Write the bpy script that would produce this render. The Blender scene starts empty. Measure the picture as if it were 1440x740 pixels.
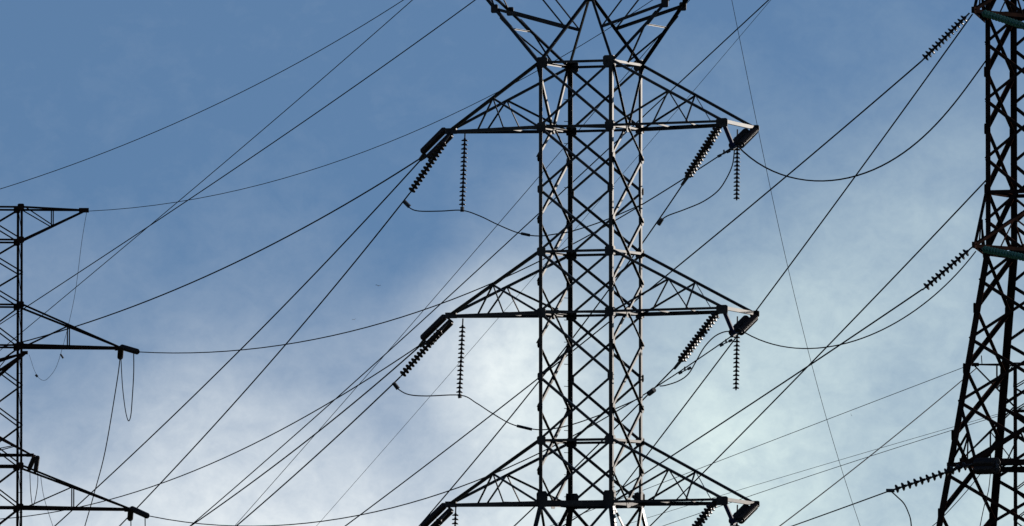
import bpy, math, random
from mathutils import Vector, Matrix
random.seed(7)
sc = bpy.context.scene
COL = sc.collection

# ------------------------------------------------------------------ camera
F = 16667.0                      # focal length in pixels of a 1440 px wide picture (a long telephoto)
EYE = Vector((0, 0, 1.7))
PITCH = math.radians(3.0)
cam_d = bpy.data.cameras.new('camera')
cam_d.sensor_width = 36.0
cam_d.lens = 36.0 * F / 1440.0
cam_d.clip_start = 1.0
cam_d.clip_end = 20000
cam = bpy.data.objects.new('camera', cam_d)
COL.objects.link(cam)
cam.location = EYE
cam.rotation_euler = (math.pi / 2 + PITCH, 0, 0)
sc.camera = cam

# ------------------------------------------------------------------ light
SUN_AZ = math.radians(40)        # from +X towards +Y
SUN_EL = math.radians(12)
sun_d = bpy.data.lights.new('sun', 'SUN')
sun_d.energy = 5.0
sun_d.angle = math.radians(0.5)
sun_d.color = (1.0, 0.93, 0.85)
sun = bpy.data.objects.new('sun', sun_d)
COL.objects.link(sun)
sd = Vector((math.cos(SUN_EL) * math.cos(SUN_AZ), math.cos(SUN_EL) * math.sin(SUN_AZ), math.sin(SUN_EL)))
sun.rotation_euler = (-sd).to_track_quat('-Z', 'Y').to_euler()

sc.view_settings.view_transform = 'Standard'
sc.view_settings.look = 'None'
sc.view_settings.exposure = 0.0
sc.view_settings.gamma = 1.0
sc.view_settings.use_curve_mapping = False

# ------------------------------------------------------------------ world: Nishita sky with broken cloud low down
world = bpy.data.worlds.new('World')
sc.world = world
world.use_nodes = True
nt = world.node_tree
nt.nodes.clear()

def N(tree, typ, **kw):
    n = tree.nodes.new(typ)
    for k, v in kw.items():
        if k.startswith('i_'):
            n.inputs[k[2:].replace('_', ' ')].default_value = v
        else:
            setattr(n, k, v)
    return n

def math_node(tree, op, a, b=None, c=None, clamp=False):
    n = tree.nodes.new('ShaderNodeMath')
    n.operation = op
    n.use_clamp = clamp
    for i, v in enumerate((a, b, c)):
        if v is None:
            continue
        if isinstance(v, (int, float)):
            n.inputs[i].default_value = v
        else:
            tree.links.new(v, n.inputs[i])
    return n.outputs[0]

def smooth(tree, val, a, b, lo=0.0, hi=1.0):
    n = tree.nodes.new('ShaderNodeMapRange')
    n.interpolation_type = 'SMOOTHSTEP'
    tree.links.new(val, n.inputs['Value'])
    n.inputs['From Min'].default_value = a
    n.inputs['From Max'].default_value = b
    n.inputs['To Min'].default_value = lo
    n.inputs['To Max'].default_value = hi
    return n.outputs['Result']

L = nt.links
tc = N(nt, 'ShaderNodeTexCoord')
sep = N(nt, 'ShaderNodeSeparateXYZ')
L.new(tc.outputs['Generated'], sep.inputs[0])
X, Y, Z = sep.outputs
zup = math_node(nt, 'ADD', math_node(nt, 'MAXIMUM', Z, 0.0), 0.26)
comb = N(nt, 'ShaderNodeCombineXYZ')
L.new(X, comb.inputs[0]); L.new(Y, comb.inputs[1]); L.new(zup, comb.inputs[2])
nrm = N(nt, 'ShaderNodeVectorMath', operation='NORMALIZE')
L.new(comb.outputs[0], nrm.inputs[0])
sky = N(nt, 'ShaderNodeTexSky', sky_type='NISHITA')
sky.sun_disc = False
sky.sun_elevation = SUN_EL
sky.sun_rotation = math.pi / 2 - SUN_AZ
sky.air_density = 1.0
sky.dust_density = 0.6
sky.ozone_density = 1.6
L.new(nrm.outputs[0], sky.inputs['Vector'])
SKY_TINT = (0.60, 0.76, 0.975, 1)
tint = N(nt, 'ShaderNodeMix', data_type='RGBA', blend_type='MULTIPLY')
tint.inputs['Factor'].default_value = 1.0
L.new(sky.outputs[0], tint.inputs['A'])
tint.inputs['B'].default_value = SKY_TINT

def noise(scale, detail=6, rough=0.55, off=(0, 0, 0), stretch=(1, 1, 1), dist=0.0):
    m = N(nt, 'ShaderNodeMapping')
    m.inputs['Location'].default_value = off
    m.inputs['Scale'].default_value = stretch
    L.new(tc.outputs['Generated'], m.inputs['Vector'])
    n = N(nt, 'ShaderNodeTexNoise')
    n.inputs['Scale'].default_value = scale
    n.inputs['Detail'].default_value = detail
    n.inputs['Roughness'].default_value = rough
    n.inputs['Distortion'].default_value = dist
    L.new(m.outputs[0], n.inputs['Vector'])
    return math_node(nt, 'SUBTRACT', n.outputs['Fac'], 0.5)

def direction(px, py):
    v = Vector(((px - 720) / F, 1.0, 0.0)); up = (370 - py) / F
    c, s = math.cos(PITCH), math.sin(PITCH)
    return Vector((v.x, c - s * up, s + c * up)).normalized()

def cloud(px, py, r_px, sx=1.0, sz=1.0):
    """a soft bank of cloud standing in one direction of the sky, r_px wide"""
    d = direction(px, py)
    dx = math_node(nt, 'MULTIPLY', math_node(nt, 'SUBTRACT', X, d.x), sx)
    dy = math_node(nt, 'MULTIPLY', math_node(nt, 'SUBTRACT', Y, d.y), 1.0)
    dz = math_node(nt, 'MULTIPLY', math_node(nt, 'SUBTRACT', Z, d.z), sz)
    q = math_node(nt, 'ADD', math_node(nt, 'MULTIPLY', dx, dx), math_node(nt, 'ADD', math_node(nt, 'MULTIPLY', dy, dy), math_node(nt, 'MULTIPLY', dz, dz)))
    r = math_node(nt, 'SQRT', q)
    return smooth(nt, r, 0.0, r_px / F, 1.0, 0.0)

base = smooth(nt, Z, direction(720, 150).z, direction(720, 900).z, 0.0, 0.8)
BANKS = [  # px, py, radius, weight: soft cloud banks, and (negative) the bluer gaps between them
    (60, 560, 260, -0.247), (330, 620, 260, 0.077), (450, 720, 240, 0.08), (600, 620, 200, -0.156), (707, 505, 200, 0.504),
    (720, 690, 240, 0.139), (830, 310, 260, 0.069), (850, 580, 220, 0.03), (1000, 590, 220, 0.101), (1075, 445, 220, 0.16),
    (1060, 620, 220, 0.157), (1200, 330, 280, 0.179), (1340, 410, 280, 0.103), (570, 365, 260, -0.068), (435, 525, 220, -0.142),
    (250, 420, 260, -0.095), (567, 365, 150, -0.08), (597, 625, 120, -0.09), (705, 470, 110, 0.07), (285, 580, 130, 0.08), (250, 420, 130, -0.05), (67, 215, 200, -0.05), (1250, 700, 260, -0.135), (1390, 220, 240, 0.153), (1200, 90, 260, 0.028), (960, 180, 220, 0.063),
]
fac = base
for px, py, r, wgt in BANKS:
    fac = math_node(nt, 'ADD', fac, math_node(nt, 'MULTIPLY', cloud(px, py, r), wgt))
fac = math_node(nt, 'ADD', fac, 0.0, clamp=True)
# broken texture: strongest where the cloud is half thick
n1 = noise(70, 4, 0.5, (3.1, 0.4, 1.7), (1, 1, 1.2), 0.4)
n2 = noise(210, 5, 0.6, (0.3, 2.4, 5.1), (1, 1, 1.3), 0.5)
n3 = noise(700, 6, 0.7, (1.3, 7.4, 2.1), (1, 1, 1.2), 0.3)
grow = math_node(nt, 'MULTIPLY_ADD', fac, 1.1, 0.16)
tex = math_node(nt, 'ADD', math_node(nt, 'MULTIPLY', n1, 0.40), math_node(nt, 'ADD', math_node(nt, 'MULTIPLY', n2, 0.58), math_node(nt, 'MULTIPLY', n3, 0.30)))
fac = math_node(nt, 'ADD', fac, math_node(nt, 'MULTIPLY', tex, grow), clamp=True)
mixc = N(nt, 'ShaderNodeMix', data_type='RGBA')
L.new(fac, mixc.inputs['Factor'])
L.new(tint.outputs['Result'], mixc.inputs['A'])
# cloud colour: a trace greener on one side of the sky
cw = N(nt, 'ShaderNodeMix', data_type='RGBA')
L.new(smooth(nt, X, -0.012, 0.022), cw.inputs['Factor'])
cw.inputs['A'].default_value = (8.5, 9.05, 9.35, 1)
cw.inputs['B'].default_value = (7.7, 9.1, 8.9, 1)
L.new(cw.outputs['Result'], mixc.inputs['B'])
bg = N(nt, 'ShaderNodeBackground')
bg.inputs['Strength'].default_value = 0.1
L.new(mixc.outputs['Result'], bg.inputs['Color'])
outw = N(nt, 'ShaderNodeOutputWorld')
L.new(bg.outputs[0], outw.inputs['Surface'])

# ------------------------------------------------------------------ materials
def material(name, col, col2=None, scale=3.0, metallic=0.0, rough=0.6, spec=0.5, bump=0.0):
    m = bpy.data.materials.new(name)
    m.use_nodes = True
    t = m.node_tree
    p = t.nodes['Principled BSDF']
    p.inputs['Metallic'].default_value = metallic
    p.inputs['Roughness'].default_value = rough
    p.inputs['Specular IOR Level'].default_value = spec
    if col2 is None:
        p.inputs['Base Color'].default_value = (*col, 1)
        return m
    g = t.nodes.new('ShaderNodeNewGeometry')
    n = t.nodes.new('ShaderNodeTexNoise')
    n.inputs['Scale'].default_value = scale
    n.inputs['Detail'].default_value = 6
    t.links.new(g.outputs['Position'], n.inputs['Vector'])
    r = t.nodes.new('ShaderNodeValToRGB')
    r.color_ramp.elements[0].position = 0.35
    r.color_ramp.elements[0].color = (*col, 1)
    r.color_ramp.elements[1].position = 0.68
    r.color_ramp.elements[1].color = (*col2, 1)
    t.links.new(n.outputs['Fac'], r.inputs[0])
    t.links.new(r.outputs[0], p.inputs['Base Color'])
    if bump:
        b = t.nodes.new('ShaderNodeBump')
        b.inputs['Strength'].default_value = bump
        t.links.new(n.outputs['Fac'], b.inputs['Height'])
        t.links.new(b.outputs[0], p.inputs['Normal'])
    return m

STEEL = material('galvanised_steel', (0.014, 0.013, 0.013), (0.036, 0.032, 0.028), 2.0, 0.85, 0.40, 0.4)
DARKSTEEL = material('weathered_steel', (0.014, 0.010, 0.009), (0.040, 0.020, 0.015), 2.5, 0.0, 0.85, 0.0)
FITTING = material('forged_fitting', (0.03, 0.03, 0.032), (0.06, 0.06, 0.062), 6.0, 0.4, 0.45)
STRAP = material('blue_painted_strap', (0.012, 0.016, 0.05), (0.02, 0.024, 0.07), 5.0, 0.0, 0.6, 0.15)
ALU = material('weathered_aluminium', (0.014, 0.014, 0.015), (0.026, 0.026, 0.027), 1.5, 0.0, 0.9, 0.06)
PORC = material('brown_glazed_porcelain', (0.022, 0.013, 0.010), (0.035, 0.022, 0.017), 9.0, 0.0, 0.38, 0.22)
GLASS = material('green_insulator_glass', (0.035, 0.13, 0.09), (0.055, 0.18, 0.13), 8.0, 0.0, 0.15)
FEATHER = material('dark_feathers', (0.03, 0.03, 0.035), (0.06, 0.06, 0.065), 20.0, 0.0, 0.8)
CONCRETE = material('footing_concrete', (0.28, 0.27, 0.25), (0.38, 0.37, 0.35), 3.0, 0.0, 0.9)
GROUND = material('dry_grass', (0.035, 0.05, 0.016), (0.09, 0.085, 0.04), 0.35, 0.0, 0.95, 0.2, 0.4)

# ------------------------------------------------------------------ projection helpers (photograph pixel + forward distance -> place)
CP, SP = math.cos(PITCH), math.sin(PITCH)
def P(px, py, d):
    up = (370 - py) / F
    y = CP - SP * up
    k = d / y
    return Vector((EYE.x + k * (px - 720) / F, d, EYE.z + k * (SP + CP * up)))
def level(py, d):
    return P(720, py, d).z

# ------------------------------------------------------------------ object helpers
W = {}
def link(name, mesh, M, parent=None):
    o = bpy.data.objects.new(name, mesh)
    COL.objects.link(o)
    if parent is not None:
        o.parent = parent
        o.matrix_basis = W[parent].inverted() @ M
    else:
        o.matrix_basis = M
    W[o] = M
    return o
def thing(name, loc, label, cat, group=None):
    o = link(name, None, Matrix.Translation(loc))
    tag(o, label, cat, group)
    return o
def tag(o, label, cat, group=None):
    o['label'] = label; o['category'] = cat
    if group:
        o['group'] = group

def mesh_from(name, verts, faces, mat, smooth_=False):
    me = bpy.data.meshes.new(name)
    me.from_pydata([tuple(v) for v in verts], [], faces)
    me.materials.append(mat)
    if smooth_:
        for p in me.polygons:
            p.use_smooth = True
    me.update()
    return me

_angle = {}
def angle_mesh(w, t, mat):
    k = (round(w, 3), round(t, 3), mat.name)
    if k not in _angle:
        prof = [(0, 0), (w, 0), (w, t), (t, t), (t, w), (0, w)]
        v = [(x, y, 0) for x, y in prof] + [(x, y, 1) for x, y in prof]
        f = [(i, (i + 1) % 6, (i + 1) % 6 + 6, i + 6) for i in range(6)]
        f += [(0, 5, 4, 3), (0, 3, 2, 1), (6, 7, 8, 9), (6, 9, 10, 11)]
        _angle[k] = mesh_from('angle_section', v, f, mat)
    return _angle[k]

def frame_from(p0, p1, inward):
    """right-handed frame: Z along the bar, Y towards 'inward', X = Y x Z"""
    z = (p1 - p0)
    ln = z.length
    z = z / ln
    y = inward - z * inward.dot(z)
    if y.length < 1e-6:
        y = z.orthogonal()
    y.normalize()
    x = y.cross(z)
    return x, y, z, ln
def mat_cols(x, y, z, o):
    M = Matrix.Identity(4)
    for i in range(3):
        M[i][0], M[i][1], M[i][2], M[i][3] = x[i], y[i], z[i], o[i]
    return M
def jit(s=0.003):
    return random.uniform(-s, s)
def bar(name, p0, p1, inward, parent, w=0.07, t=None, off=0.0, mat=STEEL, flip=False, center=True):
    """an L-angle; one flange lies in the face whose inward normal is given, the other points inward"""
    t = t or max(0.009, w * 0.13)
    x, y, z, ln = frame_from(p0, p1, inward)
    o = p0 + y * (off + jit())
    if flip:
        x = -x
        # keep handedness by mirroring through the symmetric profile
        M = mat_cols(y, x, z * ln, o - x * (w * 0.5 if center else 0))
    else:
        M = mat_cols(x, y, z * ln, o - x * (w * 0.5 if center else 0))
    return link(name, angle_mesh(w, t, mat), M, parent)
def leg(name, p0, p1, d1, d2, parent, w, t=None, mat=STEEL):
    t = t or w * 0.11
    z = p1 - p0; ln = z.length; z = z / ln
    x = (d1 - z * d1.dot(z)).normalized()
    y = (d2 - z * d2.dot(z) - x * d2.dot(x)).normalized()
    if x.cross(y).dot(z) < 0:
        x, y = y, x
    return link(name, angle_mesh(w, t, mat), mat_cols(x, y, z * ln, p0), parent)

_plate = {}
def plate_mesh(mat, cut=0.3):
    k = (mat.name, cut)
    if k not in _plate:
        c = cut
        out = [(-1 + c, -1), (1 - c, -1), (1, -1 + c), (1, 1 - c), (1 - c, 1), (-1 + c, 1), (-1, 1 - c), (-1, -1 + c)]
        out = [(a / 2, b / 2) for a, b in out]
        v = [(a, b, -.5) for a, b in out] + [(a, b, .5) for a, b in out]
        f = [tuple(range(7, -1, -1)), tuple(range(8, 16))] + [(i, (i + 1) % 8, (i + 1) % 8 + 8, i + 8) for i in range(8)]
        _plate[k] = mesh_from('plate', v, f, mat)
    return _plate[k]
def plate(name, c, x, n, sx, sy, th, parent, mat=STEEL, cut=0.3):
    n = n.normalized()
    x = (x - n * x.dot(n)).normalized()
    y = n.cross(x)
    return link(name, plate_mesh(mat, cut), mat_cols(x * sx, y * sy, n * th, c), parent)

_cyl = {}
def cyl_mesh(mat, n=8):
    k = (mat.name, n)
    if k not in _cyl:
        c = [(math.cos(2 * math.pi * i / n), math.sin(2 * math.pi * i / n)) for i in range(n)]
        v = [(a, b, 0) for a, b in c] + [(a, b, 1) for a, b in c]
        f = [(i, (i + 1) % n, (i + 1) % n + n, i + n) for i in range(n)] + [tuple(range(n - 1, -1, -1)), tuple(range(n, 2 * n))]
        _cyl[k] = mesh_from('rod', v, f, mat)
    return _cyl[k]
def rod(name, p0, p1, r, parent, mat=FITTING, n=8):
    x, y, z, ln = frame_from(p0, p1, Vector((0.31, -0.7, 0.4)))
    return link(name, cyl_mesh(mat, n), mat_cols(x * r, y * r, z * ln, p0), parent)

def tube_mesh(name, pts, r, mat, n=6, org=Vector((0, 0, 0))):
    v, f = [], []
    for i, p in enumerate(pts):
        d = (pts[min(i + 1, len(pts) - 1)] - pts[max(i - 1, 0)]).normalized()
        s = d.cross(Vector((0.02, 0.1, 1))).normalized()
        if s.length < 0.5:
            s = d.orthogonal().normalized()
        u = s.cross(d)
        for k in range(n):
            a = 2 * math.pi * k / n
            v.append(p - org + (s * math.cos(a) + u * math.sin(a)) * r)
    m = len(pts)
    for i in range(m - 1):
        for k in range(n):
            k2 = (k + 1) % n
            f.append((i * n + k, i * n + k2, (i + 1) * n + k2, (i + 1) * n + k))
    f.append(tuple(range(n - 1, -1, -1)))
    f.append(tuple((m - 1) * n + k for k in range(n)))
    return mesh_from(name, v, f, mat, True)

# ------------------------------------------------------------------ ground
gv, gf = [], []
ys = [-400, -100, 0, 60, 120, 200, 280, 340, 400, 460, 520, 600, 700, 900, 1300, 2000, 3500, 7000]
xs = [-5000, -1500, -500, -200, -100, -60, -30, -10, 10, 30, 60, 100, 200, 500, 1500, 5000]
for j, y in enumerate(ys):
    for i, x in enumerate(xs):
        gv.append((x, y, 0.0))
for j in range(len(ys) - 1):
    for i in range(len(xs) - 1):
        a = j * len(xs) + i
        gf.append((a, a + 1, a + len(xs) + 1, a + len(xs)))
g = link('ground', mesh_from('ground', gv, gf, GROUND), Matrix.Identity(4))
g['kind'] = 'structure'

# ------------------------------------------------------------------ lattice tower pieces
class Tower:
    """square lattice body; u runs along one face, v along the other; levels are heights of photograph rows at the axis"""
    def __init__(self, name, label, group, cx, d, a_px, b_px, prof, mat=STEEL):
        self.k = d / F
        self.d = d
        self.axis = P(cx, 370, d)
        self.axis.z = 0
        self.side = math.hypot(a_px, b_px) * self.k
        th = math.atan2(b_px, a_px)
        self.A = Vector((math.cos(th), -math.sin(th), 0))
        self.B = Vector((math.sin(th), math.cos(th), 0))
        self.prof = prof
        self.mat = mat
        self.root = thing(name, self.axis, label, 'transmission tower', group)
    def half(self, z):
        pr = self.prof
        if z >= pr[0][0]:
            return pr[0][1] * self.side / 2
        for (z0, s0), (z1, s1) in zip(pr, pr[1:]):
            if z >= z1:
                return (s1 + (s0 - s1) * (z - z1) / (z0 - z1)) * self.side / 2
        return pr[-1][1] * self.side / 2
    def C(self, u, v, z):
        """u, v in -1..1 are the corners"""
        h = self.half(z)
        return self.axis + self.A * (u * h) + self.B * (v * h) + Vector((0, 0, z))
    def O(self, x, y, z):
        """offset in metres from the axis along A and B"""
        return self.axis + self.A * x + self.B * y + Vector((0, 0, z))
    def z(self, py):
        return level(py, self.d)
    def face(self, f, s, z):
        """point on face f (0 near -B, 1 far +B, 2 left -A, 3 right +A), s in -1..1 across it"""
        return self.C(s, -1, z) if f == 0 else self.C(s, 1, z) if f == 1 else self.C(-1, s, z) if f == 2 else self.C(1, s, z)
    def inn(self, f):
        return (self.B, -self.B, self.A, -self.A)[f]
    def legs(self, zs, w):
        for u in (-1, 1):
            for v in (-1, 1):
                for z1, z0 in zip(zs, zs[1:]):
                    leg('leg', self.C(u, v, z0), self.C(u, v, z1), -self.A * u, -self.B * v, self.root, w, mat=self.mat)
    def xpanel(self, f, z1, z0, w):
        n = self.inn(f)
        bar('diagonal_brace', self.face(f, -1, z0), self.face(f, 1, z1), n, self.root, w, off=-0.014, mat=self.mat)
        bar('diagonal_brace', self.face(f, 1, z0), self.face(f, -1, z1), n, self.root, w, off=0.022, mat=self.mat, flip=True)
    def ring(self, z, w, faces=(0, 1, 2, 3)):
        for f in faces:
            bar('horizontal_brace', self.face(f, -1, z), self.face(f, 1, z), self.inn(f), self.root, w, off=-0.03, mat=self.mat, flip=True)
    def gussets(self, f, s, z, sx, sy):
        p = self.face(f, s, z) - self.inn(f) * (0.03 + jit())
        side = (self.A if f < 2 else self.B) * (-s)
        plate('gusset_plate', p + side * (sx * 0.32), side, self.inn(f), sx, sy, 0.014, self.root, self.mat)
    def footing(self):
        for u in (-1, 1):
            for v in (-1, 1):
                c = self.C(u, v, 0)
                plate('footing', c + Vector((0, 0, 0.1)), self.A, Vector((0, 0, 1)), 0.9, 0.9, 0.5, self.root, CONCRETE, 0.25)
    def lower(self, zs, w):
        for z1, z0 in zip(zs, zs[1:]):
            for f in range(4):
                self.xpanel(f, z1, z0, w)
        self.ring(zs[0] - 0.05, w)

def arm(T, tip, roots_top, roots_bot, wc, wb, feet=(0.32, 0.61), mid=0.51, inner_far=None, parent_label=None):
    """a pyramid cross arm: top and bottom chords from the two body corners to one tip, with braces inside each side"""
    me = plate_mesh(T.mat)
    dirn = (tip - (roots_bot[0] + roots_bot[1]) / 2).normalized()
    sidev = (roots_bot[1] - roots_bot[0]).normalized()
    # the tip plate is the arm's own mesh
    loc = tip - dirn * 0.12 + Vector((0, 0, 0.03))
    v = [Vector((x, y, z)) for x in (-.2, .2) for y in (-.05, .05) for z in (-.1, .1)]
    v = [dirn * q.x + sidev * q.y + Vector((0, 0, q.z)) for q in v]
    f = [(0, 1, 3, 2), (4, 6, 7, 5), (0, 4, 5, 1), (2, 3, 7, 6), (0, 2, 6, 4), (1, 5, 7, 3)]
    ca = link('cross_arm', mesh_from('tip_plate', v, f, T.mat), Matrix.Translation(loc), T.root)
    for i in (0, 1):
        inn = sidev if i == 0 else -sidev
        rt, rb = roots_top[i], roots_bot[i]
        bar('top_chord', rt, tip, inn, ca, wc, off=-0.02, mat=T.mat, flip=bool(i))
        bar('bottom_chord', rb, tip, inn, ca, wc * 1.15, off=-0.02, mat=T.mat, flip=bool(i))
        m = rt.lerp(tip, mid)
        f1, f2 = tip.lerp(rb, feet[0]), tip.lerp(rb, feet[1])
        bar('arm_brace', m, rb, inn, ca, wb * 1.35, off=0.01, mat=T.mat)
        bar('arm_brace', m, f1, inn, ca, wb, off=0.03, mat=T.mat)
        bar('arm_brace', m, f2, inn, ca, wb, off=0.05, mat=T.mat, flip=True)
    bar('arm_brace', tip.lerp(roots_bot[0], feet[0]), tip.lerp(roots_bot[1], feet[0]), Vector((0, 0, 1)), ca, wb, mat=T.mat)
    bar('arm_brace', tip.lerp(roots_bot[0], feet[1]), tip.lerp(roots_bot[1], feet[1]), Vector((0, 0, 1)), ca, wb, mat=T.mat)
    bar('arm_brace', tip.lerp(roots_bot[0], feet[1]), roots_bot[1], Vector((0, 0, 1)), ca, wb, off=0.02, mat=T.mat)
    return ca

# ------------------------------------------------------------------ insulators
def disc_mesh(dia, th, mat, n=12):
    r = dia / 2
    prof = [(0.0, 0.5), (0.28, 0.46), (0.34, 0.16), (0.80, 0.02), (1.0, -0.14), (0.94, -0.26), (0.55, -0.16), (0.24, -0.20), (0.2, -0.5), (0.0, -0.5)]
    v, f = [], []
    rings = []
    for (a, b) in prof:
        if a == 0:
            v.append((0, 0, b * th)); rings.append([len(v) - 1])
        else:
            rings.append([])
            for i in range(n):
                t = 2 * math.pi * i / n
                v.append((a * r * math.cos(t), a * r * math.sin(t), b * th)); rings[-1].append(len(v) - 1)
    for A_, B_ in zip(rings, rings[1:]):
        for i in range(n):
            j = (i + 1) % n
            if len(A_) == 1:
                f.append((A_[0], B_[i], B_[j]))
            elif len(B_) == 1:
                f.append((A_[i], B_[0], A_[j]))
            else:
                f.append((A_[i], B_[i], B_[j], A_[j]))
    return mesh_from('insulator_disc', v, f, mat, True)
_discs = {}
def get_disc(dia, th, mat):
    k = (round(dia, 3), round(th, 3), mat.name)
    if k not in _discs:
        _discs[k] = disc_mesh(dia, th, mat)
    return _discs[k]

STRINGS = 'insulator strings hanging from the tower arms'
def string(p0, p1, n, dia, label, mat=PORC, lead0=0.12, lead1=0.10, sep=0.0, sepdir=None, group=STRINGS):
    """insulator string from p0 (arm) to p1 (wire): end rods, discs; sep > 0 makes a double string with yoke plates"""
    root = thing('insulator_string', p0, label, 'insulator', group)
    d = p1 - p0
    ln = d.length
    z = d / ln
    if sep > 0:
        sv = (sepdir - z * sepdir.dot(z)).normalized()
        offs = [sv * (-sep / 2), sv * (sep / 2)]
        nn = z.cross(sv)
        for e, q in ((p0 + z * lead0 * 0.55, 0), (p1 - z * lead1 * 0.55, 1)):
            plate('yoke_plate', e, sv, nn, sep + 0.14, 0.10, 0.02, root, FITTING)
        rod('link', p0, p0 + z * lead0 * 0.55, 0.022, root)
        rod('link', p1 - z * lead1 * 0.55, p1, 0.022, root)
        for q in offs:
            rod('dead_end_clamp', p1 + q * 0.5 - z * 0.05, p1 + q * 0.2 + z * 0.30 + Vector((-.05, 0, -.04)), 0.04, root)
    else:
        offs = [Vector((0, 0, 0))]
    x, y, zz, _ = frame_from(p0, p1, Vector((0.3, -1, 0.2)))
    pitch = (ln - lead0 - lead1) / n
    dm = get_disc(dia, pitch, mat)
    for o in offs:
        s = p0 + o
        rod('pin_rod', s + z * (lead0 * 0.4 if sep else 0), s + z * (ln - (lead1 * .4 if sep else 0)), 0.026, root)
        for i in range(n):
            c = s + z * (lead0 + pitch * (i + 0.5))
            link('disc', dm, mat_cols(x, y * -1, -zz, c), root)
    return root

# ------------------------------------------------------------------ wires
def polyfit(ts, vs, deg, ws):
    n = deg + 1
    A = [[sum(w * t ** (i + j) for t, w in zip(ts, ws)) for j in range(n)] for i in range(n)]
    b = [sum(w * v * t ** i for t, v, w in zip(ts, vs, ws)) for i in range(n)]
    for i in range(n):
        p = max(range(i, n), key=lambda r: abs(A[r][i]))
        A[i], A[p] = A[p], A[i]; b[i], b[p] = b[p], b[i]
        for r in range(i + 1, n):
            m = A[r][i] / A[i][i]
            for c in range(i, n):
                A[r][c] -= m * A[i][c]
            b[r] -= m * b[i]
    x = [0] * n
    for i in range(n - 1, -1, -1):
        x[i] = (b[i] - sum(A[i][c] * x[c] for c in range(i + 1, n))) / A[i][i]
    return x
def fit_curve(pts, d0, d1, deg=2, e0=0.0, e1=0.0, seg=36, pin0=True, pin1=True):
    """smooth hanging line through noisy sightings; e0/e1 carry it on past the frame"""
    s = [0.0]
    for a, b in zip(pts, pts[1:]):
        s.append(s[-1] + math.hypot(b[0] - a[0], b[1] - a[1]))
    ts = [q / s[-1] for q in s]
    deg = min(deg, len(pts) - 1)
    ws = [1.0] * len(pts)
    if pin0: ws[0] = 200.0
    if pin1: ws[-1] = 200.0
    fx = polyfit(ts, [p[0] for p in pts], deg, ws)
    fy = polyfit(ts, [p[1] for p in pts], deg, ws)
    out = []
    for i in range(seg + 1):
        t = -e0 + (1 + e0 + e1) * i / seg
        px = sum(c * t ** k for k, c in enumerate(fx))
        py = sum(c * t ** k for k, c in enumerate(fy))
        out.append(P(px, py, d0 + (d1 - d0) * t))
    return out
def smooth_curve(pts, d0, d1, sub=6):
    """interpolating spline, for jumpers and loops with a shape of their own"""
    q = [P(p[0], p[1], (d0 + (d1 - d0) * i / (len(pts) - 1)) if len(p) < 3 else p[2]) for i, p in enumerate(pts)]
    out = []
    for i in range(len(q) - 1):
        a, b, c, d = q[max(i - 1, 0)], q[i], q[i + 1], q[min(i + 2, len(q) - 1)]
        for k in range(sub):
            t = k / sub
            out.append(0.5 * ((2 * b) + (c - a) * t + (2 * a - 5 * b + 4 * c - d) * t * t + (3 * b - a - 3 * c + d) * t ** 3))
    out.append(q[-1])
    return out
CONDUCTORS = 'power lines crossing the sky'
THIN = 'thin earth wires crossing the sky'
def wire(name, pts3, r, label, cat, group, mat=ALU):
    org = pts3[len(pts3) // 2]
    o = link(name, tube_mesh(name, pts3, r, mat, 6, org), Matrix.Translation(org))
    tag(o, label, cat, group)
    return o
def damper(w, p, d):
    """stockbridge damper: two weights under the wire"""
    z = Vector((0, 0, -1))
    rod('damper', p + z * 0.10 - d * 0.2, p + z * 0.10 + d * 0.2, 0.02, w)
    for s in (-1, 1):
        rod('damper', p + z * 0.10 + d * (s * 0.12), p + z * 0.10 + d * (s * 0.24), 0.05, w)
    rod('damper_clamp', p + z * 0.12, p + z * -0.03, 0.03, w)

# ================================================================== CENTRAL TOWER
D = 400.0
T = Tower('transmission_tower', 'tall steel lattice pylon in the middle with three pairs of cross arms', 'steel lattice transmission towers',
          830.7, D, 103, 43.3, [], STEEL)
LV = [90, 180.5, 268, 355.5, 441, 531, 620.5, 708]
Zl = [T.z(y) for y in LV]
T.prof = [(Zl[-1], 1.0), (0.0, 3.0)]
kk = T.k
# legs in lengths that butt at the splices
T.legs([Zl[0] + 0.05, Zl[3], Zl[7]], 0.13)
zlow = [Zl[7], 10.6, 6.0, 0.1]
T.legs(zlow, 0.16)
T.lower(zlow, 0.09)
T.footing()
# X bracing on the near and far faces
for z1, z0 in zip(Zl, Zl[1:]):
    for f in (0, 1):
        T.xpanel(f, z1, z0, 0.085)
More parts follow.
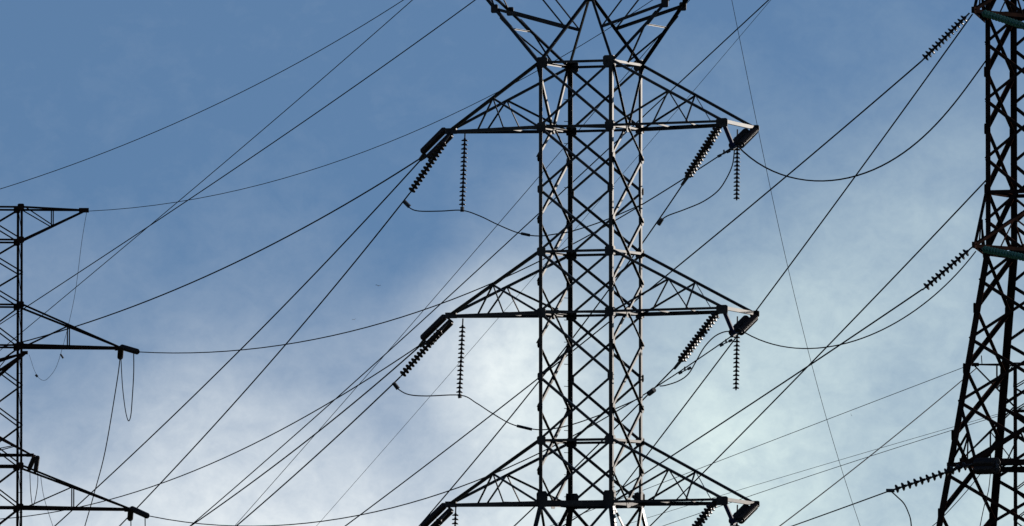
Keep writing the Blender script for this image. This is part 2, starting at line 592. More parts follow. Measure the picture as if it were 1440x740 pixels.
# side faces: V into the first arm, then X panels staggered by half a panel
def side_brace(f, p_top, p_bot, w, outstand, off):
    """side face angle; 'outstand' +1 turns its standing flange towards +A (it then screens the flat flange), -1 towards -A"""
    if outstand > 0:
        bar('diagonal_brace', p_top, p_bot, T.A, T.root, w, off=off)
    else:
        bar('diagonal_brace', p_bot, p_top, -T.A, T.root, w, off=-off)
for f in (2, 3):
    n = T.inn(f)
    for s in (-1, 1):
        side_brace(f, T.face(f, s, Zl[0]), T.face(f, 0.0, Zl[1]), 0.09, 1 if f == 3 else -1, 0.016 * s)
    for a, b in ((1, 4), (4, 7)):
        m = [Zl[a] + (Zl[b] - Zl[a]) * q for q in (0.165, 0.5, 0.835)]
        for s in (-1, 1):
            o = 0.016 * s
            side_brace(f, T.face(f, 0, Zl[a]), T.face(f, s, m[0]), 0.075, s, o)
            side_brace(f, T.face(f, s, m[0]), T.face(f, -s, m[1]), 0.085 if s > 0 else 0.10, -s, o)
            side_brace(f, T.face(f, s, m[1]), T.face(f, -s, m[2]), 0.085 if s > 0 else 0.10, -s, o)
            side_brace(f, T.face(f, s, m[2]), T.face(f, 0, Zl[b]), 0.075, -s, o)
            for mm in m:
                plate('gusset_plate', T.face(f, s, mm) - n * 0.035 - T.B * (s * 0.06), T.B, n, 0.20, 0.26, 0.014, T.root, cut=0.5)
        plate('gusset_plate', T.face(f, 0, Zl[a]) - n * (0.04 + jit()), T.B, n, 0.34, 0.34, 0.014, T.root)
    plate('gusset_plate', T.face(f, 0, Zl[7]) - n * (0.04 + jit()), T.B, n, 0.34, 0.34, 0.014, T.root)
for i in (0, 1, 3, 4, 6, 7):
    T.ring(Zl[i], 0.085 if i < 7 else 0.12)
    big = 0.40 if i in (0, 7) else 0.32
    for f in range(4):
        for s in (-1, 1):
            T.gussets(f, s, Zl[i] + (0.12 if i == 7 else 0), big if f < 2 else big * 0.7, big * (1.35 if i == 7 else .9))
for i in (2, 5):
    for f in (0, 1):
        for s in (-1, 1):
            T.gussets(f, s, Zl[i], 0.2, 0.26)
# double arm-root beams through the body at the arm levels
for i in (1, 4, 7):
    for f in ((0, 1) if i == 7 else ()):
        bar('horizontal_brace', T.face(f, -1, Zl[i] - 0.10), T.face(f, 1, Zl[i] - 0.10), T.inn(f), T.root, 0.08, off=0.04)
    bar('horizontal_brace', T.C(-1, -1, Zl[i]), T.C(1, 1, Zl[i]), Vector((0, 0, 1)), T.root, 0.07, off=0.02)
# step bolts up one leg
for k in range(44):
    z = Zl[0] - 0.35 - k * 0.375
    if z < Zl[7] - 1.2:
        break
    p = T.C(-1, 1, z)
    if k % 2 == 0:
        rod('step_bolt', p - T.B * 0.05, p - T.B * 0.30 - T.A * .06, 0.012, T.root, STEEL, 6)
    else:
        rod('step_bolt', p + T.A * 0.10 - T.B * .01, p + T.A * 0.13 - T.B * 0.16, 0.012, T.root, STEEL, 6)
for k in range(14):
    z = Zl[7] + 0.9 - k * 0.2
    p = T.C(1, -1, z)
    rod('step_bolt', p + T.B * .05, p + T.A * 0.07 + T.B * 0.06, 0.014, T.root, STEEL, 6)

h = T.side / 2
LT, RT1, RT2 = 1.458, 1.49, 1.515      # arm lengths in body widths
for lv, (a, b) in enumerate(((0, 1), (3, 4), (6, 7))):
    zt, zb = Zl[a], Zl[b]
    # pointed arm on the left face
    tip = T.O(-h - LT * T.side, 0, zb + 0.0)
    arm(T, tip, (T.C(-1, -1, zt), T.C(-1, 1, zt)), (T.C(-1, -1, zb), T.C(-1, 1, zb)), 0.10, 0.05)
    # blunt arm on the right face, with an end beam
    e1 = T.O(h + RT1 * T.side, -h, zb + 0.05)
    e2 = T.O(h + RT2 * T.side, h, zb - 0.03)
    loc = e1.lerp(e2, 0.5)
    bd = (e2 - e1).normalized()
    ln2 = (e2 - e1).length / 2
    vv = []
    for s in (-1, 1):
        for x, z in ((-.05, -.07), (.05, -.07), (.05, .05), (-.05, .05)):
            vv.append(bd * (s * (ln2 + 0.08)) + T.A * x + Vector((0, 0, z)))
    ff = [(0, 1, 2, 3), (7, 6, 5, 4), (0, 4, 5, 1), (1, 5, 6, 2), (2, 6, 7, 3), (3, 7, 4, 0)]
    ca = link('cross_arm', mesh_from('end_beam', vv, ff, STEEL), Matrix.Translation(loc), T.root)
    bar('top_chord', T.C(1, -1, zt), e1, T.B, ca, 0.09, off=-0.02)
    bar('top_chord', T.C(1, 1, zt), e2, -T.B, ca, 0.105, off=-0.02, flip=True)
    bar('bottom_chord', T.C(1, -1, zb), e1 + Vector((0, 0, -.02)), T.B, ca, 0.085, off=-0.02)
    low = e1 + Vector((0, 0, -0.16))
    bar('bottom_chord', T.C(1, 1, zb), low, -T.B, ca, 0.12, off=-0.02, flip=True)
    bar('bottom_chord', T.C(1, 1, zb).lerp(low, 0.08), T.C(1, 1, zb).lerp(low, .72), -T.B, ca, 0.14, off=0.06)
    n0 = T.C(1, -1, zt).lerp(e1, 0.505)
    n1 = T.C(1, 1, zt).lerp(e2, 0.485)
    rb0, rb1 = T.C(1, -1, zb), T.C(1, 1, zb)
    bar('arm_brace', n0, rb0, T.B, ca, 0.06, off=0.01)
    bar('arm_brace', n0, rb0.lerp(e1, 0.36), T.B, ca, 0.045, off=0.03)
    bar('arm_brace', n0, rb0.lerp(e1, 0.68), T.B, ca, 0.045, off=0.05, flip=True)
    bar('arm_brace', n1, rb1, -T.B, ca, 0.06, off=0.01)
    bar('arm_brace', n1, rb0.lerp(e1, 0.68), -T.B, ca, 0.045, off=0.03)
    bar('arm_brace', n1, rb0.lerp(e1, 0.90), -T.B, ca, 0.03, off=0.05, flip=True)
    bar('arm_brace', rb0.lerp(e1, 0.36), rb1.lerp(low, .36), Vector((0, 0, 1)), ca, 0.05)
    bar('arm_brace', rb0.lerp(e1, 0.68), rb1.lerp(low, .68), Vector((0, 0, 1)), ca, 0.05)
    plate('gusset_plate', e1 + Vector((0, 0, -0.07)) - T.B * 0.06, T.A, T.B, 0.42, 0.30, 0.02, ca)
    plate('gusset_plate', e2 + Vector((0, 0, -0.02)) + T.B * 0.06, T.A, T.B, 0.34, 0.22, 0.02, ca)
    # blue hanger strap from the near corner down to the string fittings
    q0 = e1 + Vector((0.03, 0, -0.08))
    q1 = P(1031, (206, 468, 735)[lv], e1.y + 0.15)
    x, y, z, ln = frame_from(q0, q1, T.B)
    link('hanger_strap', plate_mesh(STRAP, 0.12), mat_cols(x * 0.13, y * 0.09, z * ln, (q0 + q1) / 2), ca)

# crown above the body: pyramid to one apex plus two outward leaning horns
zt = Zl[0]
apex = T.O(0, 0, T.z(-8))
for u in (-1, 1):
    for v in (-1, 1):
        bar('crown_strut', T.C(u, v, zt), apex, -T.B * v, T.root, 0.095, off=-0.01 if v < 0 else 0.012, flip=u * v > 0)
plate('gusset_plate', apex - T.B * 0.02, T.A, T.B, 0.4, 0.5, 0.02, T.root)
ztip = T.z(-66)
for u in (-1, 1):
    tipx = u * (h + (1.39 if u < 0 else 1.24) * T.side)
    hw = 0.0 if u < 0 else 0.09 * T.side
    tips = {v: T.O(tipx, v * hw, ztip) for v in (-1, 1)}
    ring_mid = T.C(u, 0, zt)
    for v in (-1, 1):
        c0, c1 = T.C(u, v, zt), tips[v]
        bar('horn_chord', c0, c1, -T.B * v, T.root, 0.105, off=-0.015, flip=u * v > 0)
        bar('horn_brace', c0.lerp(c1, 0.30), ring_mid, -T.B * v, T.root, 0.05, off=0.015)
        mid = c0.lerp(apex, 0.51)
        at = c0.lerp(c1, 0.51)
        bar('horn_strut', mid, at, -T.B * v, T.root, 0.105, off=0.0, flip=v > 0)
        top = T.O(u * (h + 0.55 * T.side), v * h * 0.55, ztip)
        bar('horn_strut', mid, top, -T.B * v, T.root, 0.055, off=0.02)
        bar('horn_chord', top, c1, -T.B * v, T.root, 0.07, off=0.0)
        bar('horn_chord', top, apex + Vector((0, 0, ztip - apex.z)), -T.B * v, T.root, 0.07, off=0.0)
        up2 = top.lerp(c1, .55)
        bar('horn_brace', at, up2, -T.B * v, T.root, 0.05, off=0.03)
        plate('gusset_plate', c0.lerp(c1, 0.51) - T.B * (0.03 * -v), T.A, T.B, 0.26, 0.3, 0.014, T.root)
        # a plain splice of doubled steel on each horn chord
        e = c0.lerp(c1, .38)
        plate('splice_plate', e, c1 - c0, T.B, 0.55, 0.13, 0.03, T.root, STEEL, 0.1)
        vm = c0.lerp(c1, 0.53)
        bar('horn_brace', vm, T.C(u, -v, zt).lerp(tips[-v], 0.72), T.A * -u, T.root, 0.05, off=0.02, flip=v > 0)
    a0 = T.C(u, -1, zt).lerp(tips[-1], 0.33); a1 = T.C(u, 1, zt).lerp(tips[1], 0.33)
    bar('horn_brace', a0, a1, Vector((0, 0, -1)), T.root, 0.05)
bar('crown_strut', apex, apex + Vector((0, 0, ztip - apex.z)), T.B, T.root, 0.07)

# ------------------------------------------------------------------ strings on the central tower
LEVELN = ('top', 'middle', 'bottom')
dl = T.O(-h - LT * T.side, 0, 0).y
near_e = T.O(h + RT1 * T.side, -h, 0).y
far_e = T.O(h + RT2 * T.side, h, 0).y
OFF = (0, 263, 528)
for lv in range(3):
    o = OFF[lv]
    nm = LEVELN[lv]
    # foreshortened double tension string at the pointed arm, running away from the camera
    a0, a1 = P(632, 184 + o, dl), P(597, (219, 218, 218)[lv] + o, dl + 2.1)
    string(a0, a1, 15, 0.25, 'foreshortened double string of dark insulators on the pointed %s arm of the middle pylon' % nm, lead0=0.16, lead1=0.16, sep=0.28, sepdir=Vector((1, 0, -.75)))
    # tension string that shows its length
    ends = ((632, 190, 577, 271), (628, 456, 564, 529), (628, 722, 566, 792))[lv]
    string(P(ends[0], ends[1], dl - .05), P(ends[2], ends[3], dl - .9), 14, 0.275, 'slanting string of dark insulators below the pointed %s arm of the middle pylon' % nm, lead0=0.3, lead1=0.06)
    # upright string that carries the jumper
    ends = ((654, 185, 650, 292), (651, 448, 646, 556), (641, 712, 637, 818))[lv]
    string(P(ends[0], ends[1], dl), P(ends[2], ends[3], dl), 16, 0.245, 'upright string of dark insulators hanging under the pointed %s arm of the middle pylon' % nm, lead0=0.22, lead1=0.05)
    # thick double string at the blunt arm
    ends = ((1012, 177, 967, 249), (1010, 438, 957, 508), (1007, 704, 953, 775))[lv]
    string(P(ends[0], ends[1], near_e), P(ends[2], ends[3], near_e + 1.0), 15, 0.255, 'thick slanting double string of dark insulators at the blunt %s arm of the middle pylon' % nm, lead0=0.1, lead1=0.06, sep=0.12, sepdir=Vector((1, 0, .6)))
    # upright string under the end beam
    ends = ((1037, 182, 1036, 282), (1037, 445, 1035, 549), (1037, 710, 1034, 815))[lv]
    string(P(ends[0], ends[1], (near_e + far_e) / 2), P(ends[2], ends[3], (near_e + far_e) / 2), 16, 0.24, 'upright string of dark insulators under the end beam of the blunt %s arm' % nm, lead0=0.2, lead1=0.02)
    # short looking double string coming towards the camera
    string(P(1057, 183 + o, far_e), P(1034, 206 + o, far_e - 2.3), 15, 0.27, 'end-on double string of dark insulators at the corner of the blunt %s arm' % nm, lead0=0.15, lead1=0.15, sep=0.30, sepdir=Vector((1, 0, .15)))

# ================================================================== RIGHT TOWER
DR = 380.0
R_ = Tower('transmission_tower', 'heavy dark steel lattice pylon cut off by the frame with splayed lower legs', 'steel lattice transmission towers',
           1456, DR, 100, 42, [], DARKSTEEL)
zr345 = R_.z(345)
R_.prof = [(zr345, 1.0), (R_.z(740), 1.985), (0.0, 3.6)]
SR = [-150, -62, 22, 103, 183, 268, 357, 435, 520, 614, 724, 850]
Zr = [R_.z(y) for y in SR]
R_.legs([Zr[0], R_.z(-20), zr345], 0.165)
R_.legs([zr345, Zr[9], Zr[11]], 0.205)
R_.legs([Zr[11], 7.0, 0.1], 0.21)
R_.lower([Zr[11], 8.0, 0.1], 0.10)
R_.footing()
for i, (z1, z0) in enumerate(zip(Zr, Zr[1:])):
    for f in (2, 3):
        R_.xpanel(f, z1, z0, 0.125)
        # redundant struts from the crossing to the legs
        zm = (z1 + z0) / 2
        for s in (-1, 1):
            R_.gussets(f, s, z1, 0.2, 0.34)
mids = [R_.z(y) for y in (-106, -20, 63, 143, 225, 312, 396, 478, 567, 669, 787)]
for z1, z0 in zip(mids, mids[1:]):
    for f in (0, 1):
        R_.xpanel(f, z1, z0, 0.10)
for y, w in ((-62, 0.1), (272, 0.12), (22, .12), (358, 0.12), (655, 0.12)):
    R_.ring(R_.z(y), w)
hr = R_.side / 2
tips_r = []
for ytop, ybot, ytip in ((-58, 32, 24), (272, 358, 349), (566, 657, 649)):
    zb = R_.z(ybot); zt_ = R_.z(ytop)
    for s in (-1, 1):
        hb = R_.half(zb)
        tip = R_.O(0, s * (hr + 1.76 * R_.side), zb)
        arm(R_, tip, (R_.C(-1, s, zt_), R_.C(1, s, zt_)), (R_.C(-1, s, zb), R_.C(1, s, zb)), 0.10, 0.05)
        if s < 0:
            tips_r.append(tip)

def to_px(p):
    dx, dy, dz = p.x - EYE.x, p.y - EYE.y, p.z - EYE.z
    fwd = dy * CP + dz * SP
    up = -dy * SP + dz * CP
    return (720 + F * dx / fwd, 370 - F * up / fwd)
tr = tips_r[0].y
TP = [to_px(t) for t in tips_r]
ends = [((TP[0][0] - 6, TP[0][1] + 3), (1296, 86), 12), ((TP[1][0] - 3, TP[1][1] + 2), (1297, 408), 10), ((TP[2][0] - 2, TP[2][1] + 3), (1253, 690), 11)]
for i, (q0, q1, n) in enumerate(ends):
    string(P(*q0, tr), P(*q1, tr + .5), n + 1, 0.285, 'slanting single string of dark insulators at the %s arm tip of the dark splayed pylon' % LEVELN[i], lead0=0.16, lead1=0.12)
GL = [((TP[0][0] + 10, TP[0][1] + 2), (1450, 40)), ((TP[1][0] + 10, TP[1][1] + 4), (1448, 364)), ((TP[2][0] + 2, TP[2][1] + 7), (1402, 655))]
for i, (q0, q1) in enumerate(GL):
    string(P(*q0, tr - 0.1), P(*q1, tr - 2.0), 15, (0.24, 0.24, 0.33)[i], ('green glass insulator string lying along the top arm of the dark splayed pylon', 'green glass insulator string lying along the middle arm of the dark splayed pylon',
           'black bunched double insulator string along the lowest arm of the dark splayed pylon')[i], mat=GLASS if i < 2 else PORC, lead0=0.1, lead1=0.1, sep=0.0 if i < 2 else 0.2, sepdir=Vector((0, 0, 1)))

# ================================================================== LEFT TOWER
DL = 464.0
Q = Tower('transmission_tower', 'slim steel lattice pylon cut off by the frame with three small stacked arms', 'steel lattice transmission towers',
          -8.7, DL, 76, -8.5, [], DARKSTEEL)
NL = [293, 339, 384.5, 430, 487, 543, 599, 656, 714, 774, 836]
Zq = [Q.z(y) for y in NL]
Q.prof = [(Zq[-1], 1.0), (0.0, 2.2)]
Q.legs([Zq[0], Zq[4], Zq[8], Zq[10]], 0.095)
Q.legs([Zq[10], 6.0, 0.1], 0.13)
Q.lower([Zq[10], 9.0, 4.5, 0.1], 0.08)
Q.footing()
for z1, z0 in zip(Zq, Zq[1:]):
    for f in (0, 1):
        Q.xpanel(f, z1, z0, 0.055)
    for f in (2, 3):
        bar('diagonal_brace', Q.face(f, -1, z0), Q.face(f, 1, z1), Q.inn(f), Q.root, 0.022, off=.01, mat=DARKSTEEL)
for i in (0, 1, 3, 4, 7, 8):
    Q.ring(Zq[i], 0.075)
    for f in (0, 1):
        for s in (-1, 1):
            Q.gussets(f, s, Zq[i], 0.26, 0.26)
for k in range(60):
    z = Zq[1] - 1.25 - k * 0.78
    if z < Zq[9]:
        break
    p = Q.C(1, 1, z)
    rod('step_bolt', p, p + Q.A * 0.16 + Q.B * .02, 0.012, Q.root, DARKSTEEL, 6)

def slim_arm(T, sgn, tip, zt, zb, wc, wb, up=False, midf=0.5, vert=True):
    """slender arm: two chords above and two below meeting at one tip, one post and one diagonal per side"""
    dirn = T.A * sgn
    v = [Vector((x, y, z)) for x in (-.28, .1) for y in (-.06, .06) for z in (-.09, .09)]
    v = [dirn * q.x + T.B * q.y + Vector((0, 0, q.z)) for q in v]
    f = [(0, 1, 3, 2), (4, 6, 7, 5), (0, 4, 5, 1), (2, 3, 7, 6), (0, 2, 6, 4), (1, 5, 7, 3)]
    ca = link('cross_arm', mesh_from('tip_plate', v, f, T.mat), Matrix.Translation(tip), T.root)
    for s in (-1, 1):
        rt, rb = T.C(sgn, s, zt), T.C(sgn, s, zb)
        inn = -T.B * s
        bar('top_chord', rt, tip, inn, ca, wc, off=-0.015, mat=T.mat, flip=s > 0)
        bar('bottom_chord', rb, tip, inn, ca, wc * (1.1 if up else 1.6), off=-0.015, mat=T.mat, flip=s > 0)
        if up:       # diagonal falls from the body top to the sloping bottom chord
            m = rb.lerp(tip, midf); q = rt.lerp(tip, midf)
            bar('arm_brace', rt.lerp(tip, .04), m, inn, ca, wb, off=0.01, mat=T.mat)
        else:        # diagonal climbs from the body bottom to the sloping top chord
            m = rt.lerp(tip, midf); q = rb.lerp(tip, midf)
            bar('arm_brace', rb.lerp(tip, .04), m, inn, ca, wb, off=0.01, mat=T.mat)
        if vert:
            bar('arm_brace', m, q, inn, ca, wb, off=0.03, mat=T.mat)
    return ca
hq = Q.side / 2
for sgn in (1, -1):
    slim_arm(Q, sgn, Q.O(sgn * (hq + 92 * Q.k), 0, Q.z(295)), Zq[0], Zq[1], 0.08, 0.045, up=True, midf=0.48)
    slim_arm(Q, sgn, Q.O(sgn * (hq + 143 * Q.k), 0, Q.z(489)), Zq[3], Zq[4], 0.08, 0.05, midf=0.47)
    slim_arm(Q, sgn, Q.O(sgn * (hq + 157 * Q.k), 0, Q.z(716)), Zq[7], Zq[8], 0.08, 0.05, midf=0.47)
ql = Q.O(hq + 100 * Q.k, 0, 0).y
SL = 'small insulator sets at the slim pylon'
for i, (x0, y0) in enumerate(((172, 489), (186, 716))):
    nm = ('upper', 'lower')[i]
    string(P(x0 - 2, y0 - 1, ql), P(x0 + 22, y0 + 6 + i * 4, ql - 2.4), 14, 0.24, 'stubby dark insulator set pointing off the %s arm tip of the slim pylon' % nm, lead0=0.1, lead1=0.1, group=SL)
    string(P(x0 - 2, y0, ql), P(x0 - 3, y0 + 14, ql + 2.3), 14, 0.24, 'stubby dark insulator set drooping from the %s arm tip of the slim pylon' % nm, lead0=0.1, lead1=0.1, group=SL)

# ================================================================== FAR TOWERS (only their arms reach into the picture)
G1 = Tower('transmission_tower', 'distant pylon at the frame edge showing only two arm tips behind the slim pylon', 'steel lattice transmission towers',
           -72, 620, 62, 12, [], DARKSTEEL)
zz = [G1.z(y) for y in (494, 540, 585, 640, 690, 745, 800, 860)]
G1.prof = [(zz[-1], 1.0), (0.0, 2.0)]
G1.legs([zz[0], zz[3], zz[7]], 0.15); G1.legs([zz[7], 0.1], 0.16)
for z1, z0 in zip(zz, zz[1:]):
    for f in range(4):
        G1.xpanel(f, z1, z0, 0.07)
G1.lower([zz[7], 6.0, 0.1], 0.08)
G1.footing()
hg = G1.side / 2
for sgn in (1, -1):
    slim_arm(G1, sgn, G1.O(sgn * (hg + 80 * G1.k), 0, G1.z(497)), G1.z(519), G1.z(556), 0.09, 0.05, midf=0.6, vert=False)
    slim_arm(G1, sgn, G1.O(sgn * (hg + 89 * G1.k), 0, G1.z(641)), G1.z(594), G1.z(640.5), 0.09, 0.05, midf=0.72, vert=False)
g1y = G1.O(hg + 80 * G1.k, 0, 0).y
string(P(49, 641, g1y), P(41, 660, g1y + 1.5), 12, 0.26, 'short dark insulator stack slanting from the lower arm tip of the distant pylon', lead0=0.05, lead1=0.05, group=SL)
string(P(53, 642, g1y), P(50, 663, g1y - 1.5), 12, 0.26, 'short dark insulator stack hanging nearly upright from the lower arm tip of the distant pylon', lead0=0.05, lead1=0.05, group=SL)

G2 = Tower('transmission_tower', 'distant pylon seen through the legs of the dark splayed pylon', 'steel lattice transmission towers',
           1453, 600, 55, 4, [], DARKSTEEL)
zz = [G2.z(y) for y in (512, 545, 578, 612, 648, 690, 732, 775, 820, 870)]
G2.prof = [(zz[-1], 1.0), (0.0, 2.0)]
G2.legs([zz[0], zz[4], zz[9]], 0.13); G2.legs([zz[9], 0.1], 0.14)
for z1, z0 in zip(zz, zz[1:]):
    for f in range(4):
        G2.xpanel(f, z1, z0, 0.06)
G2.lower([zz[9], 5.0, 0.1], 0.08)
G2.footing()
for i in (0, 2, 4):
    G2.ring(zz[i], 0.08)
hg = G2.side / 2
for sgn in (1, -1):
    slim_arm(G2, sgn, G2.O(sgn * (hg + 57 * G2.k), 0, G2.z(512.5)), G2.z(513), G2.z(571), 0.07, 0.05, up=True, midf=0.42)
    slim_arm(G2, sgn, G2.O(sgn * (hg + 74 * G2.k), 0, G2.z(646.5)), G2.z(574), G2.z(647), 0.07, 0.05, midf=0.45)
rod('aerial_spike', P(1381, 513, 600), P(1380, 500, 600), 0.025, G2.root, DARKSTEEL)

# ================================================================== WIRES
c = 'power line'
R2, R1, R0 = 0.026, 0.021, 0.011     # conductor, lighter conductor, thin earth wire
def conductor(pts, d0, d1, label, r=R2, e0=0.0, e1=0.0, deg=2, group=CONDUCTORS):
    return wire('power_line', fit_curve(pts, d0, d1, deg, e0, e1), r, label, 'power line', group)
def thin(pts, d0, d1, label, r=R0, e0=0.0, e1=0.0, deg=2):
    return wire('earth_wire', fit_curve(pts, d0, d1, deg, e0, e1), r, label, 'wire', THIN)

thin([(0, 266), (205, 194), (359, 117), (460, 66), (566, 1)], 560, 490, 'thin wire crossing the top corner of blue sky, highest of all', r=0.017, e0=.15, e1=.3)
thin([(36, 463), (136, 377), (190, 334), (272, 267), (334, 216), (411, 146), (500, 68), (579, 1)], 540, 470, 'thin bowed wire rising from behind the slim pylon to the top edge', r=0.017, e0=.1, e1=.3, deg=3)
conductor([(0, 456), (41, 427), (121, 377), (236, 298), (359, 223), (513, 108), (667, 1)], 530, 440, 'dark power line from behind the slim pylon to the top edge beside the crown', r=0.021, e0=.1, e1=.3, deg=3)
thin([(125, 297), (231, 290), (360, 259), (514, 213), (668, 146), (755, 101), (843, 47), (915, 2)], Q.O(hq + 92 * Q.k, 0, 0).y, 425, 'thin sagging wire tied to the topmost arm tip of the slim pylon', r=0.013, e1=.3, deg=3)

conductor([(597, 219), (462, 300), (318, 377), (231, 414), (110, 457), (0, 489)], dl + 2.2, 520, 'upper twin conductor leaving the pointed top arm, passing behind the slim pylon', e1=.2, deg=3)
conductor([(597, 219), (447, 380), (339, 491), (195, 632), (77, 740)], dl + 2.2, 500, 'lower twin conductor leaving the pointed top arm, falling to the bottom edge', e1=.2)
conductor([(576, 272), (571, 285), (508, 362), (400, 483), (257, 647), (167, 741)], dl - .9, 480, 'steep conductor running down from the slanting top string, where the jumper starts', e1=.2)
conductor([(597, 481), (516, 534), (457, 571), (359, 622), (221, 683), (128, 709), (0, 730)], dl + 2.2, 520, 'sagging upper conductor leaving the pointed middle arm and crossing the lowest slim pylon arm', e1=.2, deg=3, r=R1)
conductor([(597, 481), (585, 490), (570, 504), (516, 547), (411, 640), (288, 724), (262, 744)], dl + 2.2, 490, 'straight lower conductor leaving the pointed middle arm towards the bottom edge', e1=.3)
conductor([(563, 530), (555, 540), (477, 610), (390, 691), (331, 741)], dl - .9, 470, 'conductor running down from the slanting middle string, where the jumper starts', e1=.3)

w = conductor([(194, 495), (282, 497), (359, 491), (462, 470), (590, 440), (693, 401), (757, 366), (805, 341), (859, 315), (902, 288), (970, 248), (1030, 207)], ql - 2.4, near_e, 'long sagging conductor from the upper slim pylon arm to the blunt top arm', deg=4, r=R1)
damper(w, P(1018, 212, near_e + .3), Vector((.8, .3, .4)).normalized())
w = conductor([(211, 726), (282, 736), (359, 739.5), (436, 736), (513, 724), (590, 703), (668, 677), (757, 637), (857, 585), (903, 558), (926, 542), (977, 507), (1030, 472)], ql - 2.4, near_e, 'long sagging conductor from the lower slim pylon arm to the blunt middle arm', deg=4, r=R1)
damper(w, P(1021, 478, near_e + .3), Vector((.8, .3, .4)).normalized())
damper(w, P(963, 517, near_e + 2), Vector((.8, .3, .4)).normalized())
conductor([(967, 249), (929, 308), (904, 344), (848, 416), (806, 472), (757, 538), (712, 596), (620, 704), (585, 745)], near_e + 1.0, 455, 'conductor from the thick top string down behind the lattice to the bottom arm', e1=.2, deg=3)
conductor([(957, 508), (926, 542), (904, 562), (859, 607), (805, 662), (751, 712), (722, 741)], near_e + 1.0, 450, 'conductor from the thick middle string passing down behind the lattice', e1=.3)
conductor([(1296, 86), (1139, 220), (1083, 267), (941, 384), (880, 435), (805, 494), (757, 533), (688, 585), (611, 645), (484, 741)], tr + .5, 520, 'long conductor from the dark splayed pylon top string to the bottom edge behind the lattice', e1=.2, deg=3)
conductor([(TP[0][0] - 2, TP[0][1] + 5), (1346, 42), (1265, 158), (1200, 253), (1166, 300), (1111, 376), (1058, 444), (1031, 480), (972, 560), (920, 625), (875, 679), (832, 741)], tr, 450, 'steep conductor from the dark splayed pylon top arm tip past the blunt middle arm', e1=.2, deg=3)
thin([(970, 0), (924, 51), (870, 110), (823, 168), (788, 212), (732, 280), (692, 325), (601, 432), (556, 487), (508, 537), (436, 624), (329, 741)], 500, 620, 'thin straight wire slanting across behind the crown and the pointed arms', r=0.016, e0=.1, e1=.1)
thin([(1084, 0), (1015, 80), (920, 195), (864, 260), (818, 311), (753, 388), (692, 455), (611, 550), (500, 677), (444, 741)], 560, 640, 'thin straight wire slanting down between the middle and bottom pointed arms', r=0.011, e0=.1, e1=.1)
conductor([(1081, 0), (1038, 39), (995, 80), (935, 132), (856, 206), (805, 257), (757, 305), (693, 361), (633, 418), (562, 481), (457, 571), (359, 658), (266, 741)], 470, 560, 'long conductor from the top edge beside the crown down to the bottom edge', r=0.025, e0=.2, e1=.2, deg=3)
conductor([(1392, 78), (1385, 89), (1346, 142), (1285, 201), (1225, 241), (1160, 257), (1103, 245), (1042, 209), (1036, 204)], DR, far_e - 2.3, 'slack conductor bowed deeply between the blunt top arm and the dark splayed pylon', deg=4)
conductor([(TP[1][0] + 2, TP[1][1] + 8), (1326, 406), (1265, 449), (1204, 479), (1139, 492), (1095, 485), (1048, 467), (1038, 462)], tr, far_e - 2.3, 'slack conductor bowed deeply between the blunt middle arm and the dark splayed pylon', deg=4, r=R1)
conductor([(1392, 248), (1381, 259), (1285, 360), (1184, 467), (1131, 519), (1042, 612), (961, 695), (913, 741)], DR, 460, 'straight conductor from the shaft of the dark splayed pylon down to the blunt bottom arm', e1=.3)
conductor([(1297, 407), (1237, 448), (1164, 498), (1083, 549), (1014, 597), (949, 638), (880, 683), (790, 741)], tr + .5, 470, 'conductor from the middle string of the dark splayed pylon sloping to the blunt bottom arm', e1=.3)
conductor([(1373, 518), (1350, 537), (1245, 624), (1170, 684), (1095, 741)], 600, 520, 'conductor from the far pylon behind the splayed legs down to the bottom edge', e1=.5, r=0.026)
w = conductor([(1252, 690), (1200, 709), (1111, 741)], tr + .5, 430, 'short visible conductor from the lowest string of the dark splayed pylon', e1=2, r=R1)
thin([(1370, 511), (1352, 517), (1164, 590), (1014, 647), (904, 690), (820, 722)], 600, 640, 'thin pale wire from the far pylon sloping to the blunt bottom arm, uppermost of three', r=0.016, e1=.4)
thin([(1440, 572), (1400, 583), (1338, 600), (1180, 649), (1014, 696), (904, 730), (860, 744)], 660, 680, 'thin pale wire sloping behind the splayed legs, middle of three', r=0.013, e0=.2, e1=.4)
thin([(1440, 574), (1376, 592), (1338, 604), (1180, 657), (1050, 700), (929, 741)], 650, 670, 'thin pale wire sloping behind the splayed legs, lowest of three', r=0.017, e0=.2, e1=.5)
thin([(1029, 0), (1062, 166), (1091, 300), (1109, 374), (1141, 520), (1164, 590), (1210, 741)], 420, 432, 'very thin near-vertical wire dropping past the end of the blunt arms', r=0.010, e0=.2, e1=.4, deg=3)

# jumpers and droppers
JM = 'jumper cables looping between strings and wires'
def jumper(pts, d0, d1, label, r=R1, group=JM):
    return wire('jumper_cable', smooth_curve(pts, d0, d1), r, label, 'jumper cable', group)
w = jumper([(571, 285), (577, 293), (590, 297), (620, 297), (650, 296), (675, 304), (700, 316), (730, 328), (757, 332), (783, 329), (805, 325), (848, 311), (904, 287)], dl - .9, near_e + 3, 'jumper cable slung under the upright top string and through the lattice')
rod('clamp', P(650, 291, dl), P(650, 298, dl), 0.07, w)
rod('clamp', P(568, 283, dl - .9), P(576, 291, dl - .9), 0.07, w)
w2 = P(738, 330, dl + .5)
rod('splice_sleeve', P(733, 328.5, dl + .4), P(745, 331, dl + .5), 0.05, w)
w = jumper([(555, 540), (561, 548), (575, 555), (600, 557), (648, 556), (670, 567), (690, 580), (718, 596), (745, 603), (770, 604), (805, 597), (853, 580), (904, 558)], dl - .9, near_e + 3, 'jumper cable slung under the upright middle string and through the lattice')
rod('clamp', P(646, 554, dl), P(647, 560, dl), 0.07, w)
rod('clamp', P(553, 538, dl - .9), P(560, 547, dl - .9), 0.07, w)
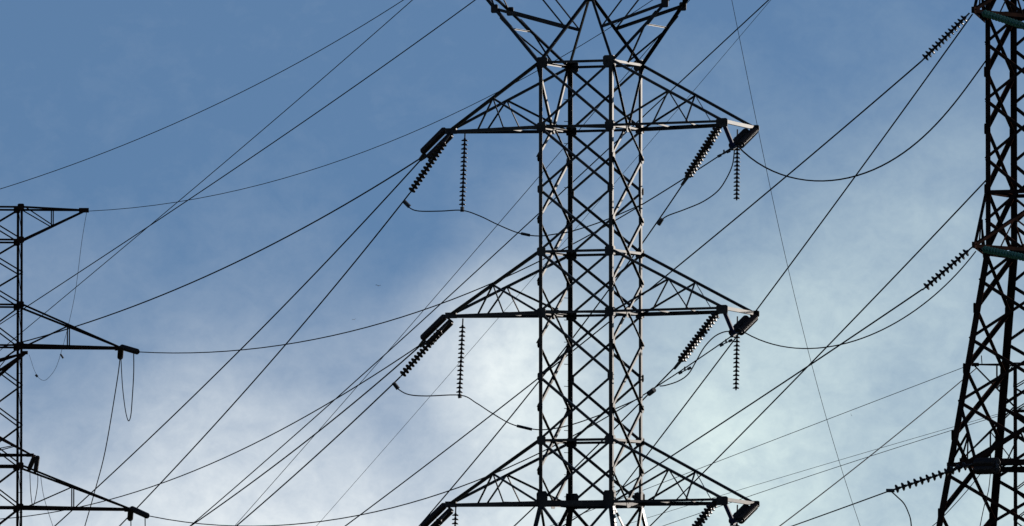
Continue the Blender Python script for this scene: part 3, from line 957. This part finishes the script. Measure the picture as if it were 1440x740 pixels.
rod('splice_sleeve', P(727, 599, dl + .4), P(748, 604, dl + .5), 0.05, w)
w = jumper([(1033, 208), (1030, 232), (1020, 254), (1008, 270), (988, 284), (962, 295), (938, 304), (928, 312)], near_e, near_e + 1.4, 'jumper cable curving from the blunt top arm corner to the thick string wire')
rod('clamp', P(931, 308, near_e + 1.3), P(926, 316, near_e + 1.4), 0.07, w)
w = jumper([(1030, 466), (1018, 467), (1004, 474), (990, 489), (979, 508), (968, 526), (954, 536), (936, 542), (928, 543)], near_e, near_e + 1.4, 'jumper cable curving from the blunt middle arm corner to the thick string wire')
rod('clamp', P(920, 548, near_e + 1.6), P(912, 554, near_e + 1.8), 0.09, w)
w = jumper([(1252, 690), (1262, 699), (1271, 708), (1277, 720), (1281, 734), (1282, 760)], tr + .5, tr + 1.4, 'jumper cable hanging from the lowest string of the dark splayed pylon')
rod('clamp', P(1246, 690, tr + 1.2), P(1258, 690, tr + 1.2), 0.06, w)
jumper([(170, 502), (172, 540), (175, 568), (178, 585), (181, 592), (184, 584), (186, 560), (188, 525), (188, 497)], ql, ql - 2.0, 'narrow hanging loop of cable at the upper arm tip of the slim pylon', r=0.02)
jumper([(169, 503), (164, 540), (148, 634), (133, 692), (119, 741), (110, 770)], ql + 2.3, ql + 30, 'slack cable dropping steeply from the upper arm tip of the slim pylon', r=R1)
jumper([(184, 730), (185, 760), (190, 800), (197, 820), (202, 800), (204, 760), (204, 726)], ql, ql - 2.0, 'narrow hanging loop of cable at the lower arm tip of the slim pylon', r=0.02)
w = jumper([(122, 298), (115, 340), (106, 410), (96, 458), (87, 492), (80, 514), (73, 526), (63, 535), (54, 531), (48, 520), (44, 508), (41, 499)], ql, 600, 'thin cable hanging from the topmost slim pylon arm and looping under its upper arm', r=0.009)
rod('clamp', P(85, 498, 560), P(89, 504, 560), 0.045, w, FITTING)
rod('clamp', P(50, 527, 595), P(53, 530, 595), 0.06, w, FITTING)
jumper([(42, 661), (43, 690), (46, 712), (50, 700), (53, 680), (53, 664)], g1y, g1y, 'small slack loop of cable below the lower arm tip of the distant pylon', r=R1)
jumper([(57, 668), (62, 700), (75, 742), (88, 780)], g1y, g1y + 15, 'loose cable dropping steeply from the lower arm tip of the distant pylon', r=0.014)
jumper([(1378, 741), (1384, 712), (1390, 690), (1393, 664), (1395, 656)], tr - 2, tr - 1.5, 'slack cable hanging from the black insulator bunch on the dark splayed pylon', r=0.014)
jumper([(1382, 662), (1360, 690), (1328, 725), (1310, 741)], tr - 1, tr + 10, 'loose cable slanting down behind the splayed legs from the black insulator bunch', r=0.014)

# birds far off
def bird(px, py, d, span, tilt, label):
    c0 = P(px, py, d)
    b = span
    v = [(-.30, 0, 0), (-.1, .05, .05), (-.1, -.05, .05), (-.1, 0, -.06), (.22, .04, .03), (.22, -.04, .03), (.22, 0, -.04), (.42, 0, 0),
         (.1, .03, .03), (-.12, .03, .03), (.0, .28, .14), (-.16, .5, .08), (.02, .27, .12),
         (.1, -.03, .03), (-.12, -.03, .03), (.0, -.28, .14), (-.16, -.5, .08), (.02, -.27, .12)]
    f = [(0, 1, 2), (0, 3, 1), (0, 2, 3), (1, 4, 5, 2), (1, 3, 6, 4), (2, 5, 6, 3), (4, 7, 5), (4, 6, 7), (5, 7, 6),
         (8, 9, 11, 10), (8, 12, 11, 9), (8, 10, 12), (10, 11, 12), (13, 15, 16, 14), (13, 14, 16, 17), (13, 17, 15), (15, 17, 16)]
    me = mesh_from('bird', [Vector(q) * b for q in v], f, FEATHER)
    M = Matrix.Translation(c0) @ Matrix.Rotation(tilt, 4, 'Y') @ Matrix.Rotation(math.radians(70), 4, 'Z')
    o = link('bird', me, M)
    tag(o, label, 'bird', 'small birds in flight')
bird(532, 402, 900, 0.50, 0.1, 'tiny dark bird gliding in blue sky above the long sagging conductor')
bird(498, 449.5, 950, 0.36, -0.2, 'faint tiny bird just above the long sagging conductor')
bird(1197, 584, 700, 0.22, 1.1, 'tiny dark bird by the thin near-vertical wire')
